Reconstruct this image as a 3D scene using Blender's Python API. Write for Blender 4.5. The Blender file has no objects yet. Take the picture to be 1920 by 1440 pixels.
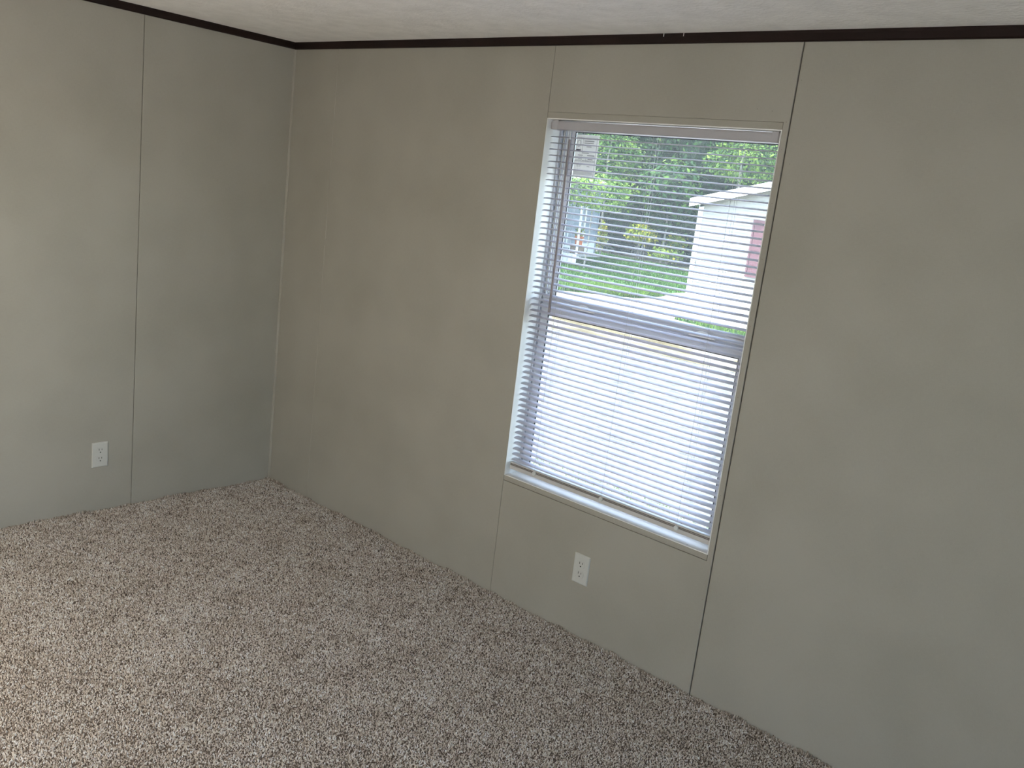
import bpy, bmesh, math, random
import numpy as np
from mathutils import Vector, Matrix

random.seed(7)
RNG = np.random.default_rng(7)
SC = bpy.context.scene
COL = SC.collection

# ------------------------------------------------------------------ camera
cam_data = bpy.data.cameras.new('camera')
cam = bpy.data.objects.new('camera', cam_data)
COL.objects.link(cam)
cam_data.sensor_width = 36.0
cam_data.sensor_fit = 'HORIZONTAL'
cam_data.lens = 1680.42 * 36.0 / 1920.0
cam_data.clip_start = 0.05
cam_data.clip_end = 400
cam.matrix_world = Matrix(((0.74160806, -0.22647077, 0.6314495, 3.77027),
                           (0.66062972, 0.08300505, -0.74610893, -2.60200),
                           (0.11655837, 0.9704747, 0.21117054, 1.61073),
                           (0, 0, 0, 1)))
SC.camera = cam

# ------------------------------------------------------------------ sky, sun, exposure
SC.view_settings.view_transform = 'Standard'
SC.view_settings.look = 'None'
SC.view_settings.gamma = 1.0
SC.view_settings.use_curve_mapping = False
SC.view_settings.exposure = 1.75

SUN_EL, SUN_ENERGY, SKY_STRENGTH = math.radians(66), 7.5, 0.68
SUN_DIR = Vector((-0.75, -0.55, 0)).normalized() * math.cos(SUN_EL) + Vector((0, 0, math.sin(SUN_EL)))  # towards the sun
world = bpy.data.worlds.new('sky_world')
SC.world = world
world.use_nodes = True
wn = world.node_tree
wn.nodes.clear()
sky = wn.nodes.new('ShaderNodeTexSky')
sky.sky_type = 'NISHITA'
sky.sun_disc = False
sky.sun_elevation = SUN_EL
sky.sun_rotation = math.atan2(SUN_DIR.x, SUN_DIR.y)
sky.air_density = 1.0
sky.dust_density = 1.5
bg = wn.nodes.new('ShaderNodeBackground')
bg.inputs['Strength'].default_value = SKY_STRENGTH
wo = wn.nodes.new('ShaderNodeOutputWorld')
hs = wn.nodes.new('ShaderNodeHueSaturation')          # thin high haze: a paler sky
hs.inputs['Saturation'].default_value = 0.75
wn.links.new(sky.outputs[0], hs.inputs['Color'])
wn.links.new(hs.outputs[0], bg.inputs[0])
wn.links.new(bg.outputs[0], wo.inputs[0])

sun_data = bpy.data.lights.new('sun', 'SUN')
sun_data.energy = SUN_ENERGY
sun_data.angle = math.radians(0.6)
sun_data.color = (1.0, 0.95, 0.86)
sun = bpy.data.objects.new('sun', sun_data)
sun.rotation_euler = SUN_DIR.to_track_quat('Z', 'Y').to_euler()
COL.objects.link(sun)

FILL_STRENGTH = 32.0

# ------------------------------------------------------------------ materials
def lin(c):
    return tuple((v / 255 / 12.92) if v <= 10 else ((v / 255 + 0.055) / 1.055) ** 2.4 for v in c)

def mat(name, col, rough=0.6, spec=0.3, noise=None, bump=None, metal=0.0, trans=None, coords='Object'):
    """col linear rgb; noise=(scale, amount, detail); bump=(scale, strength, distance)"""
    m = bpy.data.materials.new(name)
    m.use_nodes = True
    nt = m.node_tree
    b = nt.nodes['Principled BSDF']
    b.inputs['Base Color'].default_value = (*col, 1)
    b.inputs['Roughness'].default_value = rough
    b.inputs['Specular IOR Level'].default_value = spec
    b.inputs['Metallic'].default_value = metal
    tc = nt.nodes.new('ShaderNodeTexCoord')
    if noise:
        n = nt.nodes.new('ShaderNodeTexNoise')
        n.inputs['Scale'].default_value = noise[0]
        n.inputs['Detail'].default_value = noise[2] if len(noise) > 2 else 4
        nt.links.new(tc.outputs[coords], n.inputs['Vector'])
        r = nt.nodes.new('ShaderNodeValToRGB')
        a = noise[1]
        r.color_ramp.elements[0].position = 0.3
        r.color_ramp.elements[1].position = 0.7
        r.color_ramp.elements[0].color = (*[max(0, c * (1 - a)) for c in col], 1)
        r.color_ramp.elements[1].color = (*[min(1, c * (1 + a)) for c in col], 1)
        nt.links.new(n.outputs['Fac'], r.inputs[0])
        nt.links.new(r.outputs[0], b.inputs['Base Color'])
    if bump:
        n = nt.nodes.new('ShaderNodeTexNoise')
        n.inputs['Scale'].default_value = bump[0]
        n.inputs['Detail'].default_value = 6
        nt.links.new(tc.outputs[coords], n.inputs['Vector'])
        bp = nt.nodes.new('ShaderNodeBump')
        bp.inputs['Strength'].default_value = bump[1]
        bp.inputs['Distance'].default_value = bump[2]
        nt.links.new(n.outputs['Fac'], bp.inputs['Height'])
        nt.links.new(bp.outputs[0], b.inputs['Normal'])
    if trans:
        t = nt.nodes.new('ShaderNodeBsdfTranslucent')
        t.inputs[0].default_value = (*trans[1], 1)
        mx = nt.nodes.new('ShaderNodeMixShader')
        mx.inputs[0].default_value = trans[0]
        nt.links.new(b.outputs[0], mx.inputs[1])
        nt.links.new(t.outputs[0], mx.inputs[2])
        nt.links.new(mx.outputs[0], nt.nodes['Material Output'].inputs[0])
    return m

def mix_material(name, stops, scale, detail=5, rough=0.9, attr=None, trans=0.0, bump=None, stretch=(1, 1, 1)):
    """colour ramp driven by noise or by a per-piece attribute"""
    m = bpy.data.materials.new(name)
    m.use_nodes = True
    nt = m.node_tree
    b = nt.nodes['Principled BSDF']
    b.inputs['Roughness'].default_value = rough
    b.inputs['Specular IOR Level'].default_value = 0.15
    r = nt.nodes.new('ShaderNodeValToRGB')
    els = r.color_ramp.elements
    while len(els) < len(stops):
        els.new(0.5)
    for e, (p, c) in zip(els, stops):
        e.position = p
        e.color = (*c, 1)
    tc = nt.nodes.new('ShaderNodeTexCoord')
    if attr:
        a = nt.nodes.new('ShaderNodeAttribute')
        a.attribute_name = attr
        nt.links.new(a.outputs['Fac'], r.inputs[0])
    else:
        mp = nt.nodes.new('ShaderNodeMapping')
        mp.inputs['Scale'].default_value = stretch
        n = nt.nodes.new('ShaderNodeTexNoise')
        n.inputs['Scale'].default_value = scale
        n.inputs['Detail'].default_value = detail
        nt.links.new(tc.outputs['Object'], mp.inputs[0])
        nt.links.new(mp.outputs[0], n.inputs['Vector'])
        nt.links.new(n.outputs['Fac'], r.inputs[0])
        if bump:
            bp = nt.nodes.new('ShaderNodeBump')
            bp.inputs['Strength'].default_value = bump[0]
            bp.inputs['Distance'].default_value = bump[1]
            nt.links.new(n.outputs['Fac'], bp.inputs['Height'])
            nt.links.new(bp.outputs[0], b.inputs['Normal'])
    nt.links.new(r.outputs[0], b.inputs['Base Color'])
    if trans:
        t = nt.nodes.new('ShaderNodeBsdfTranslucent')
        nt.links.new(r.outputs[0], t.inputs[0])
        mx = nt.nodes.new('ShaderNodeMixShader')
        mx.inputs[0].default_value = trans
        nt.links.new(b.outputs[0], mx.inputs[1])
        nt.links.new(t.outputs[0], mx.inputs[2])
        nt.links.new(mx.outputs[0], nt.nodes['Material Output'].inputs[0])
    return m

def wall_material():
    m = mat('wall_vinyl', (0.385, 0.362, 0.312), rough=0.7, spec=0.1)
    nt = m.node_tree
    b = nt.nodes['Principled BSDF']
    tc = nt.nodes.new('ShaderNodeTexCoord')
    hs = []
    for st in ((900, 900, 60), (60, 60, 900)):            # woven linen print: fine upright and level threads
        mp = nt.nodes.new('ShaderNodeMapping')
        mp.inputs['Scale'].default_value = st
        n = nt.nodes.new('ShaderNodeTexNoise')
        n.inputs['Scale'].default_value = 1.0
        n.inputs['Detail'].default_value = 1.0
        nt.links.new(tc.outputs['Object'], mp.inputs[0])
        nt.links.new(mp.outputs[0], n.inputs['Vector'])
        hs.append(n)
    ad = nt.nodes.new('ShaderNodeMath')
    ad.operation = 'ADD'
    nt.links.new(hs[0].outputs['Fac'], ad.inputs[0])
    nt.links.new(hs[1].outputs['Fac'], ad.inputs[1])
    big = nt.nodes.new('ShaderNodeTexNoise')
    big.inputs['Scale'].default_value = 3.0
    nt.links.new(tc.outputs['Object'], big.inputs['Vector'])
    mu = nt.nodes.new('ShaderNodeMath')
    mu.operation = 'MULTIPLY_ADD'
    mu.inputs[1].default_value = 0.35
    nt.links.new(ad.outputs[0], mu.inputs[0])
    nt.links.new(big.outputs['Fac'], mu.inputs[2])
    r = nt.nodes.new('ShaderNodeValToRGB')
    r.color_ramp.elements[0].position = 0.55
    r.color_ramp.elements[1].position = 1.15
    r.color_ramp.elements[0].color = (0.320, 0.302, 0.262, 1)
    r.color_ramp.elements[1].color = (0.364, 0.345, 0.301, 1)
    nt.links.new(mu.outputs[0], r.inputs[0])
    nt.links.new(r.outputs[0], b.inputs['Base Color'])
    bp = nt.nodes.new('ShaderNodeBump')
    bp.inputs['Strength'].default_value = 0.12
    bp.inputs['Distance'].default_value = 0.0006
    nt.links.new(ad.outputs[0], bp.inputs['Height'])
    nt.links.new(bp.outputs[0], b.inputs['Normal'])
    return m

def glass_material():
    m = bpy.data.materials.new('window_glass')
    m.use_nodes = True
    nt = m.node_tree
    nt.nodes.clear()
    o = nt.nodes.new('ShaderNodeOutputMaterial')
    tr = nt.nodes.new('ShaderNodeBsdfTransparent')
    tr.inputs[0].default_value = (0.93, 0.96, 0.95, 1)
    gl = nt.nodes.new('ShaderNodeBsdfGlossy')
    gl.inputs['Roughness'].default_value = 0.02
    di = nt.nodes.new('ShaderNodeBsdfTranslucent')         # slight haze over the view, mixed into the glass
    di.inputs[0].default_value = (0.8, 0.86, 0.84, 1)
    m1 = nt.nodes.new('ShaderNodeMixShader')
    m1.inputs[0].default_value = 0.035
    m2 = nt.nodes.new('ShaderNodeMixShader')
    m2.inputs[0].default_value = 0.024
    nt.links.new(tr.outputs[0], m1.inputs[1])
    nt.links.new(gl.outputs[0], m1.inputs[2])
    nt.links.new(m1.outputs[0], m2.inputs[1])
    nt.links.new(di.outputs[0], m2.inputs[2])
    nt.links.new(m2.outputs[0], o.inputs[0])
    return m

M = {}
M['wall'] = wall_material()
M['joint'] = mat('joint_dark', (0.10, 0.09, 0.075), rough=0.9)
M['ceiling'] = mat('ceiling_texture', (0.92, 0.91, 0.895), rough=0.95, spec=0.05, noise=(14, 0.05, 8), bump=(70, 0.55, 0.006))
M['darkwood'] = mat('dark_walnut_trim', (0.013, 0.006, 0.005), rough=0.5, spec=0.25, noise=(6, 0.35, 6))
M['white'] = mat('white_paint', (0.80, 0.80, 0.78), rough=0.45, noise=(5, 0.02))
M['vinyl'] = mat('white_vinyl_frame', (0.55, 0.565, 0.61), rough=0.4, spec=0.4, noise=(8, 0.02))
M['slat'] = mat('white_blind_vinyl', (0.68, 0.68, 0.75), rough=0.55, spec=0.12, noise=(6, 0.02), trans=(0.25, (0.75, 0.75, 0.84)))
M['rail'] = mat('blind_rail_enamel', (0.40, 0.39, 0.41), rough=0.4, spec=0.4, noise=(6, 0.02))
M['bottomrail'] = mat('bottom_rail_enamel', (0.50, 0.485, 0.47), rough=0.4, spec=0.4, noise=(6, 0.02))
M['groove'] = mat('rail_groove', (0.16, 0.14, 0.13), rough=0.6)
M['cord'] = mat('blind_cord', (0.5, 0.5, 0.5), rough=0.8)
M['wand'] = mat('smoked_wand_plastic', (0.22, 0.195, 0.21), rough=0.25, spec=0.5)
M['clip'] = mat('clear_clip_plastic', (0.75, 0.77, 0.75), rough=0.25, spec=0.5, trans=(0.3, (0.8, 0.82, 0.8)))
M['gasket'] = mat('black_gasket', (0.03, 0.032, 0.035), rough=0.6)
M['glass'] = glass_material()
M['outlet'] = mat('outlet_plastic', (0.52, 0.52, 0.49), rough=0.32, spec=0.5, noise=(9, 0.015))
M['slot'] = mat('outlet_slot', (0.012, 0.011, 0.01), rough=0.7)
M['paper'] = mat('label_paper', (0.70, 0.70, 0.68), rough=0.8, trans=(0.35, (0.75, 0.75, 0.73)))
M['ink'] = mat('label_ink', (0.05, 0.05, 0.06), rough=0.8)
M['greyink'] = mat('label_grey_ink', (0.22, 0.22, 0.23), rough=0.8)
M['carpet_base'] = mix_material('carpet_backing', [(0.3, (0.07, 0.055, 0.045)), (0.7, (0.16, 0.13, 0.11))], 160)
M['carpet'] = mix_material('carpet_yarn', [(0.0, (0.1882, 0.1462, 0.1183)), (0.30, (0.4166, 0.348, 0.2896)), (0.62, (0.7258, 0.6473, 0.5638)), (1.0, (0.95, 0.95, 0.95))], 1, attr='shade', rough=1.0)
def nap(m):
    """tints broad patches of the yarn colour to imitate the shading of laid-over pile"""
    nt = m.node_tree
    geo = nt.nodes.new('ShaderNodeNewGeometry')
    n = nt.nodes.new('ShaderNodeTexNoise')
    n.inputs['Scale'].default_value = 6.0
    n.inputs['Detail'].default_value = 3.0
    nt.links.new(geo.outputs['Position'], n.inputs['Vector'])
    ma = nt.nodes.new('ShaderNodeMath')
    ma.operation = 'MULTIPLY_ADD'
    ma.inputs[1].default_value = 0.42
    ma.inputs[2].default_value = -0.20
    nt.links.new(n.outputs['Fac'], ma.inputs[0])
    ad = nt.nodes.new('ShaderNodeMath')
    ad.operation = 'ADD'
    at = [x for x in nt.nodes if x.type == 'ATTRIBUTE'][0]
    ramp = [x for x in nt.nodes if x.type == 'VALTORGB'][0]
    nt.links.new(at.outputs['Fac'], ad.inputs[0])
    nt.links.new(ma.outputs[0], ad.inputs[1])
    nt.links.new(ad.outputs[0], ramp.inputs[0])
nap(M['carpet'])
M['nail'] = mat('nail_head', (0.16, 0.145, 0.12), rough=0.6)
# outdoors
M['gravel'] = mix_material('pale_gravel', [(0.35, (0.0444, 0.04372, 0.04235)), (0.5, (0.06319, 0.06213, 0.06082)), (0.7, (0.0819, 0.08032, 0.07684))], 6, detail=12, bump=(0.6, 0.03))
M['concrete'] = mix_material('pale_concrete', [(0.3, (0.0968, 0.08752, 0.07603)), (0.55, (0.1244, 0.1175, 0.1083)), (0.8, (0.1429, 0.1382, 0.129))], 0.9, detail=10)
M['bounce_yard'] = mix_material('bounce_gravel', [(0.3, (0.55, 0.53, 0.50)), (0.7, (0.68, 0.66, 0.63))], 4, detail=10)  # pale colour of the ground sheets added to bounce light
M['tan'] = mix_material('dead_grass_gravel', [(0.36, (0.03966, 0.03007, 0.01314)), (0.47, (0.06532, 0.05443, 0.02758)), (0.56, (0.08864, 0.08552, 0.0788)), (0.7, (0.1026, 0.1063, 0.1182))], 1.4, detail=12, stretch=(0.5, 1.6, 1))
M['soil'] = mix_material('forest_floor', [(0.3, (0.012, 0.012, 0.007)), (0.7, (0.03, 0.03, 0.016))], 2.5)
M['lawn'] = mix_material('lawn_soil', [(0.3, (0.01432, 0.039, 0.00629)), (0.55, (0.02292, 0.0629, 0.009888)), (0.8, (0.04774, 0.08177, 0.01348))], 1.2, detail=10)
M['blade'] = mix_material('grass_blade', [(0.0, (0.01241, 0.04197, 0.005391)), (0.5, (0.02626, 0.08073, 0.008984)), (1.0, (0.08115, 0.1421, 0.01348))], 1, attr='shade', trans=0.25)
M['leaf'] = mix_material('leaf_green', [(0.0, (0.004521, 0.01615, 0.00775)), (0.5, (0.01421, 0.04133, 0.0155)), (0.8, (0.03875, 0.09041, 0.01808)), (1.0, (0.1098, 0.1743, 0.03229))], 1, attr='shade', trans=0.25)
M['bright_leaf'] = mix_material('leaf_yellow_green', [(0.0, (0.02668, 0.06066, 0.01011)), (0.5, (0.08003, 0.1314, 0.01516)), (0.85, (0.2134, 0.2426, 0.02527)), (1.0, (0.4482, 0.364, 0.05055))], 1, attr='shade', trans=0.3)
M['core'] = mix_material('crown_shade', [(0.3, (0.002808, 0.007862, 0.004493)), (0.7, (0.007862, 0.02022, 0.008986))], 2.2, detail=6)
M['bark'] = mix_material('pale_bark', [(0.3, (0.10, 0.09, 0.075)), (0.7, (0.26, 0.25, 0.22))], 5, stretch=(1, 1, 0.2))
M['siding'] = mat('cream_siding', (0.225, 0.218, 0.197), rough=0.55, noise=(2, 0.03))
M['whitetrim'] = mat('white_trim_outdoor', (0.55, 0.55, 0.535), rough=0.5)
M['shingle'] = mat('grey_shingle', (0.20, 0.20, 0.20), rough=0.9, noise=(9, 0.3))
M['maroon'] = mat('maroon_shutter', (0.085, 0.034, 0.042), rough=0.5)
M['bluesiding'] = mat('blue_grey_siding', (0.165, 0.185, 0.205), rough=0.6, noise=(2, 0.05))
M['deck'] = mat('grey_deck', (0.25, 0.24, 0.23), rough=0.8, noise=(3, 0.2))
M['terracotta'] = mat('terracotta', (0.38, 0.10, 0.035), rough=0.8, noise=(6, 0.15))
M['tanwood'] = mat('brown_planter_wood', (0.17, 0.12, 0.085), rough=0.8, noise=(4, 0.2))
M['darkglass'] = mat('dark_window', (0.03, 0.035, 0.04), rough=0.1, spec=0.6)
M['lamp'] = bpy.data.materials.new('fill_lamp_glass')  # glow of the added fill lamp
M['lamp'].use_nodes = True
_b = M['lamp'].node_tree.nodes['Principled BSDF']
_b.inputs['Base Color'].default_value = (0.8, 0.78, 0.72, 1)
_b.inputs['Emission Color'].default_value = (1.0, 0.89, 0.74, 1)
_b.inputs['Emission Strength'].default_value = FILL_STRENGTH

# ------------------------------------------------------------------ object helpers
LOC = {}

def root_loc(o):
    while o.parent:
        o = o.parent
    return o.location.copy()

def link(name, me, parent=None, loc=None):
    o = bpy.data.objects.new(name, me)
    COL.objects.link(o)
    if parent is not None:
        o.parent = parent
    if loc is not None:
        o.location = loc
    return o

def empty(name, loc):
    o = bpy.data.objects.new(name, None)
    o.location = loc
    o.empty_display_size = 0.05
    COL.objects.link(o)
    return o

def tag(o, label, cat, group=None, kind=None):
    o['label'] = label
    o['category'] = cat
    if group:
        o['group'] = group
    if kind:
        o['kind'] = kind
    return o

def struct(o):
    o['kind'] = 'structure'
    return o

class MB:
    """collects faces in world coordinates, then links them as one mesh object"""
    def __init__(self):
        self.v, self.f = [], []

    def add(self, vs, fs):
        n = len(self.v)
        self.v += [tuple(p) for p in vs]
        self.f += [tuple(i + n for i in f) for f in fs]
        return self

    def box(self, a, b):
        x0, y0, z0 = a
        x1, y1, z1 = b
        vs = [(x0, y0, z0), (x1, y0, z0), (x1, y1, z0), (x0, y1, z0), (x0, y0, z1), (x1, y0, z1), (x1, y1, z1), (x0, y1, z1)]
        return self.add(vs, [(0, 3, 2, 1), (4, 5, 6, 7), (0, 1, 5, 4), (1, 2, 6, 5), (2, 3, 7, 6), (3, 0, 4, 7)])

    def prism(self, pts, axis, lo, hi):
        """2-D outline (counter-clockwise or not) swept along an axis"""
        n = len(pts)
        def P(p, t):
            return {'x': (t, p[0], p[1]), 'y': (p[0], t, p[1]), 'z': (p[0], p[1], t)}[axis]
        vs = [P(p, lo) for p in pts] + [P(p, hi) for p in pts]
        fs = [(i, (i + 1) % n, (i + 1) % n + n, i + n) for i in range(n)]
        fs += [tuple(range(n))[::-1], tuple(range(n, 2 * n))]
        return self.add(vs, fs)

    def tube(self, pts, r, sides=6):
        pts = [Vector(p) for p in pts]
        rs = r if isinstance(r, (list, tuple)) else [r] * len(pts)
        vs, fs = [], []
        for i, p in enumerate(pts):
            d = (pts[min(i + 1, len(pts) - 1)] - pts[max(i - 1, 0)]).normalized()
            u = d.orthogonal().normalized() if i == 0 else (u - d * u.dot(d)).normalized()
            w = d.cross(u)
            for k in range(sides):
                a = 2 * math.pi * k / sides
                vs.append(p + (u * math.cos(a) + w * math.sin(a)) * rs[i])
        for i in range(len(pts) - 1):
            for k in range(sides):
                a, b = i * sides + k, i * sides + (k + 1) % sides
                fs.append((a, b, b + sides, a + sides))
        fs.append(tuple(range(sides))[::-1])
        fs.append(tuple(range((len(pts) - 1) * sides, len(pts) * sides)))
        return self.add(vs, fs)

    def build(self, name, m, parent=None, bevel=0.0, smooth=False, origin=None):
        o0 = root_loc(parent) if parent is not None else Vector(origin or (0, 0, 0))
        bm = bmesh.new()
        bv = [bm.verts.new(Vector(p) - o0) for p in self.v]
        for f in self.f:
            try:
                bm.faces.new([bv[i] for i in f])
            except ValueError:
                pass
        bmesh.ops.recalc_face_normals(bm, faces=bm.faces)
        if bevel:
            es = [e for e in bm.edges if len(e.link_faces) == 2 and e.calc_face_angle(0) > 0.6]
            bmesh.ops.bevel(bm, geom=es, offset=bevel, segments=2, affect='EDGES', profile=0.5, clamp_overlap=True)
        me = bpy.data.meshes.new(name)
        bm.to_mesh(me)
        bm.free()
        me.materials.append(m)
        if smooth:
            me.polygons.foreach_set('use_smooth', [True] * len(me.polygons))
        o = link(name, me, parent)
        if parent is None:
            o.location = o0
        return o

# ================================================================== THE ROOM
H = 2.1275                       # underside of the dark ceiling trim
CZ = 2.158                       # ceiling
X2, X3, X4 = 0.3276, 1.5832, 2.5235
WX0, WX1, WZ0, WZ1 = 1.5863, 2.4988, 0.5099, 1.8744
RX, FY = 5.0, -4.1               # right wall, wall behind the camera
T = 0.008                        # wall panel thickness
G = 0.0013                       # half a joint

# floor slab
fl = MB().box((-0.15, FY - 0.15, -0.22), (RX + 0.15, 0.14, 0.0)).build('floor', M['carpet_base'])
struct(fl)

# ceiling with roof mass; unseen eave deepened to even the light on the slats
ce = MB().box((-0.3, FY - 0.3, CZ), (RX + 0.3, 0.72, CZ + 0.30)).build('ceiling', M['ceiling'])
struct(ce)

# window wall: studs with an opening, clad in panels
wb = empty('wall_back', (0, 0, 0))
struct(wb)
bk = MB()
y0, y1 = T, 0.135
bk.box((-0.15, y0, 0), (X3 - 0.0003, y1, CZ))
bk.box((WX1 + 0.0035, y0, 0), (RX + 0.15, y1, CZ))
bk.box((X3 - 0.0003, y0, 0), (WX1 + 0.0035, y1, WZ0 - 0.0035))
bk.box((X3 - 0.0003, y0, WZ1 + 0.0035), (WX1 + 0.0035, y1, CZ))
bk.build('backing', M['joint'], wb)
def wall_panel_back(x0, x1, g0=G, g1=G):
    return MB().box((x0 + g0, 0, 0.001), (x1 - g1, T - 0.0005, CZ - 0.001)).build('panel', M['wall'], wb, bevel=0.0012)
wall_panel_back(0.0, X2, 0, 0.0004)
wall_panel_back(X2, X3, 0.0004, 0.0008)
wall_panel_back(X4, X4 + 1.22, 0.0022, G)
wall_panel_back(X4 + 1.22, RX, G, 0)
# the panel round the window is cut out to its left edge: above, below and a strip on the right
MB().prism([(X3 + 0.0008, 0.001), (X4 - 0.0022, 0.001), (X4 - 0.0022, CZ - 0.001), (X3 + 0.0008, CZ - 0.001), (X3 + 0.0008, 1.899),
            (WX1 + 0.0035, 1.899), (WX1 + 0.0035, 0.4855), (X3 + 0.0008, 0.4855)], 'y', 0, T - 0.0005).build('panel', M['wall'], wb, bevel=0.0012)

# left wall
wl = empty('wall_left', (0, 0, 0))
struct(wl)
MB().box((-0.15, FY - 0.15, 0), (-T, T, CZ)).build('backing', M['joint'], wl)
ys = [0.0, -0.734, -1.954, -3.174, FY]
for a, b in zip(ys[:-1], ys[1:]):
    MB().box((-T + 0.0005, b + G, 0.001), (0, a - (G if a else 0), CZ - 0.001)).build('panel', M['wall'], wl, bevel=0.0012)

# walls out of view, behind and beside the camera
wr = empty('wall_right', (RX, 0, 0))
struct(wr)
VY0, VY1, VZ0, VZ1 = -3.95, -2.1, 0.25, 2.05             # window added out of view on the right to bring in fill light
bk = MB()
for a, b, c, d in ((FY - 0.15, VY0, 0, CZ), (VY1, T, 0, CZ), (VY0, VY1, 0, VZ0), (VY0, VY1, VZ1, CZ)):
    bk.box((RX + T, a, c), (RX + 0.15, b, d))
bk.build('backing', M['joint'], wr)
for a, b, c, d in ((FY, VY0, 0.001, CZ), (VY1, 0.0, 0.001, CZ), (VY0, VY1, 0.001, VZ0), (VY0, VY1, VZ1, CZ)):
    MB().box((RX, a + G, c), (RX + T - 0.0005, b - G, d - 0.001)).build('panel', M['wall'], wr)
w2 = empty('fill_window', (RX, VY0, VZ0))
struct(w2)
f2 = MB()
f2.box((RX, VY0, VZ0), (RX + 0.15, VY1, VZ0 + 0.02))
f2.box((RX, VY0, VZ1 - 0.02), (RX + 0.15, VY1, VZ1))
f2.box((RX, VY0, VZ0 + 0.02), (RX + 0.15, VY0 + 0.02, VZ1 - 0.02))
f2.box((RX, VY1 - 0.02, VZ0 + 0.02), (RX + 0.15, VY1, VZ1 - 0.02))
f2.box((RX + 0.08, VY0 + 0.02, 1.16), (RX + 0.12, VY1 - 0.02, 1.23))
f2.build('frame', M['vinyl'], w2)
MB().box((RX + 0.10, VY0 + 0.02, VZ0 + 0.02), (RX + 0.103, VY1 - 0.02, VZ1 - 0.02)).build('glass_pane', M['glass'], w2)
wf = empty('wall_front', (0, FY, 0))
struct(wf)
MB().box((-0.15, FY - 0.15, 0), (RX + 0.15, FY - T, CZ)).build('backing', M['joint'], wf)
for a, b in ((0.0, 1.22), (1.22, 2.44), (2.44, 3.66), (3.66, RX)):
    MB().box((a + G, FY - T + 0.0005, 0.001), (b - G, FY, CZ - 0.001)).build('panel', M['wall'], wf)

# dark trim under the ceiling; small painted-over corner bead
def crown(axis, sign):
    return [(0.0, H), (sign * 0.006, H), (sign * 0.010, H + 0.004), (sign * 0.010, H + 0.022), (sign * 0.0125, H + 0.026), (sign * 0.0125, CZ), (0.0, CZ)]
t1 = MB().prism(crown('x', -1), 'x', 0.0, RX).build('trim_1', M['darkwood'])
struct(t1)
t2 = MB().prism(crown('y', 1), 'y', FY, -0.0126).build('trim_2', M['darkwood'])
struct(t2)
for X in (2.043, 2.118):                                     # ceiling paint run down over the trim
    MB().tube([(X, -0.0135, CZ - 0.001), (X + 0.0003, -0.0138, CZ - 0.006), (X + 0.0002, -0.0136, CZ - 0.010)], [0.0016, 0.0012, 0.0014], 6).build('paint_drip', M['white'], t1)
bead = [(0.0, 0.0), (0.008, 0.0)] + [(0.008 * math.cos(a), -0.008 * math.sin(a)) for a in np.linspace(0.15, math.pi / 2 - 0.15, 5)] + [(0.0, -0.008)]
t3 = MB().prism([(p[0] + 0.0002, p[1] - 0.0002) for p in bead], 'z', 0.002, H - 0.0005).build('trim_3', M['wall'])
struct(t3)
# ridge added on the window wall's first joint for its light-catching edge
t4 = MB().prism([(X2 - 0.0025, -0.0002), (X2 - 0.0015, -0.0014), (X2 + 0.0015, -0.0014), (X2 + 0.0025, -0.0002)], 'z', 0.002, H - 0.0005).build('joint_light_line', M['wall'])
struct(t4)

# nail heads along the joints of the window wall
for z in (0.35, 0.72, 1.05, 1.28, 1.49, 1.66, 1.82, 1.90):
    MB().tube([(2.511, -0.0006, z), (2.511, 0.001, z)], 0.0011, 6).build('nail', M['nail'], wb)
for x, z in ((2.46, 1.93), (2.41, 1.935), (2.536, 2.02), (2.545, 1.78), (2.30, 0.498), (1.75, 0.498)):
    MB().tube([(x, -0.0006, z), (x, 0.001, z)], 0.0011, 6).build('nail', M['nail'], wb)

# ================================================================== THE WINDOW
win = empty('window_1', (WX0, 0, WZ0))
struct(win)
JD = 0.078
MB().box((X3 + 0.0005, 0.0, WZ0 - 0.003), (WX0, JD + 0.05, WZ1 + 0.003)).build('side_jamb', M['white'], win, bevel=0.0006)
MB().box((WX1, 0.0, WZ0 - 0.003), (WX1 + 0.003, JD + 0.05, WZ1 + 0.003)).build('side_jamb', M['white'], win, bevel=0.0006)
MB().box((WX0, 0.0, WZ1), (WX1, JD + 0.05, WZ1 + 0.003)).build('head_jamb', M['white'], win)
MB().box((WX0, 0.0, WZ0 - 0.003), (WX1, JD + 0.05, WZ0)).build('window_sill', M['white'], win, bevel=0.0006)
MB().box((X3 + 0.001, 0.0, 0.4875), (WX1 + 0.002, T - 0.0005, WZ0 - 0.0032)).build('casing', M['wall'], win, bevel=0.001)
MB().box((X3 + 0.001, 0.0, WZ1 + 0.0032), (WX1 + 0.003, T - 0.0005, 1.8985)).build('casing', M['wall'], win, bevel=0.0008)
MB().tube([(1.668, 0.012, WZ0 - 0.0005), (1.668, 0.012, WZ0 + 0.0006)], 0.0013, 6).build('nail', M['nail'], win)
MB().tube([(2.415, 0.012, WZ0 - 0.0005), (2.415, 0.012, WZ0 + 0.0006)], 0.0013, 6).build('nail', M['nail'], win)

def ring(mb, x0, x1, z0, z1, w, ya, yb, wt=None, wbm=None):
    wt = w if wt is None else wt
    wbm = w if wbm is None else wbm
    mb.box((x0, ya, z0), (x0 + w, yb, z1))
    mb.box((x1 - w, ya, z0), (x1, yb, z1))
    mb.box((x0 + w, ya, z1 - wt), (x1 - w, yb, z1))
    mb.box((x0 + w, ya, z0), (x1 - w, yb, z0 + wbm))
    return mb
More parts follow.
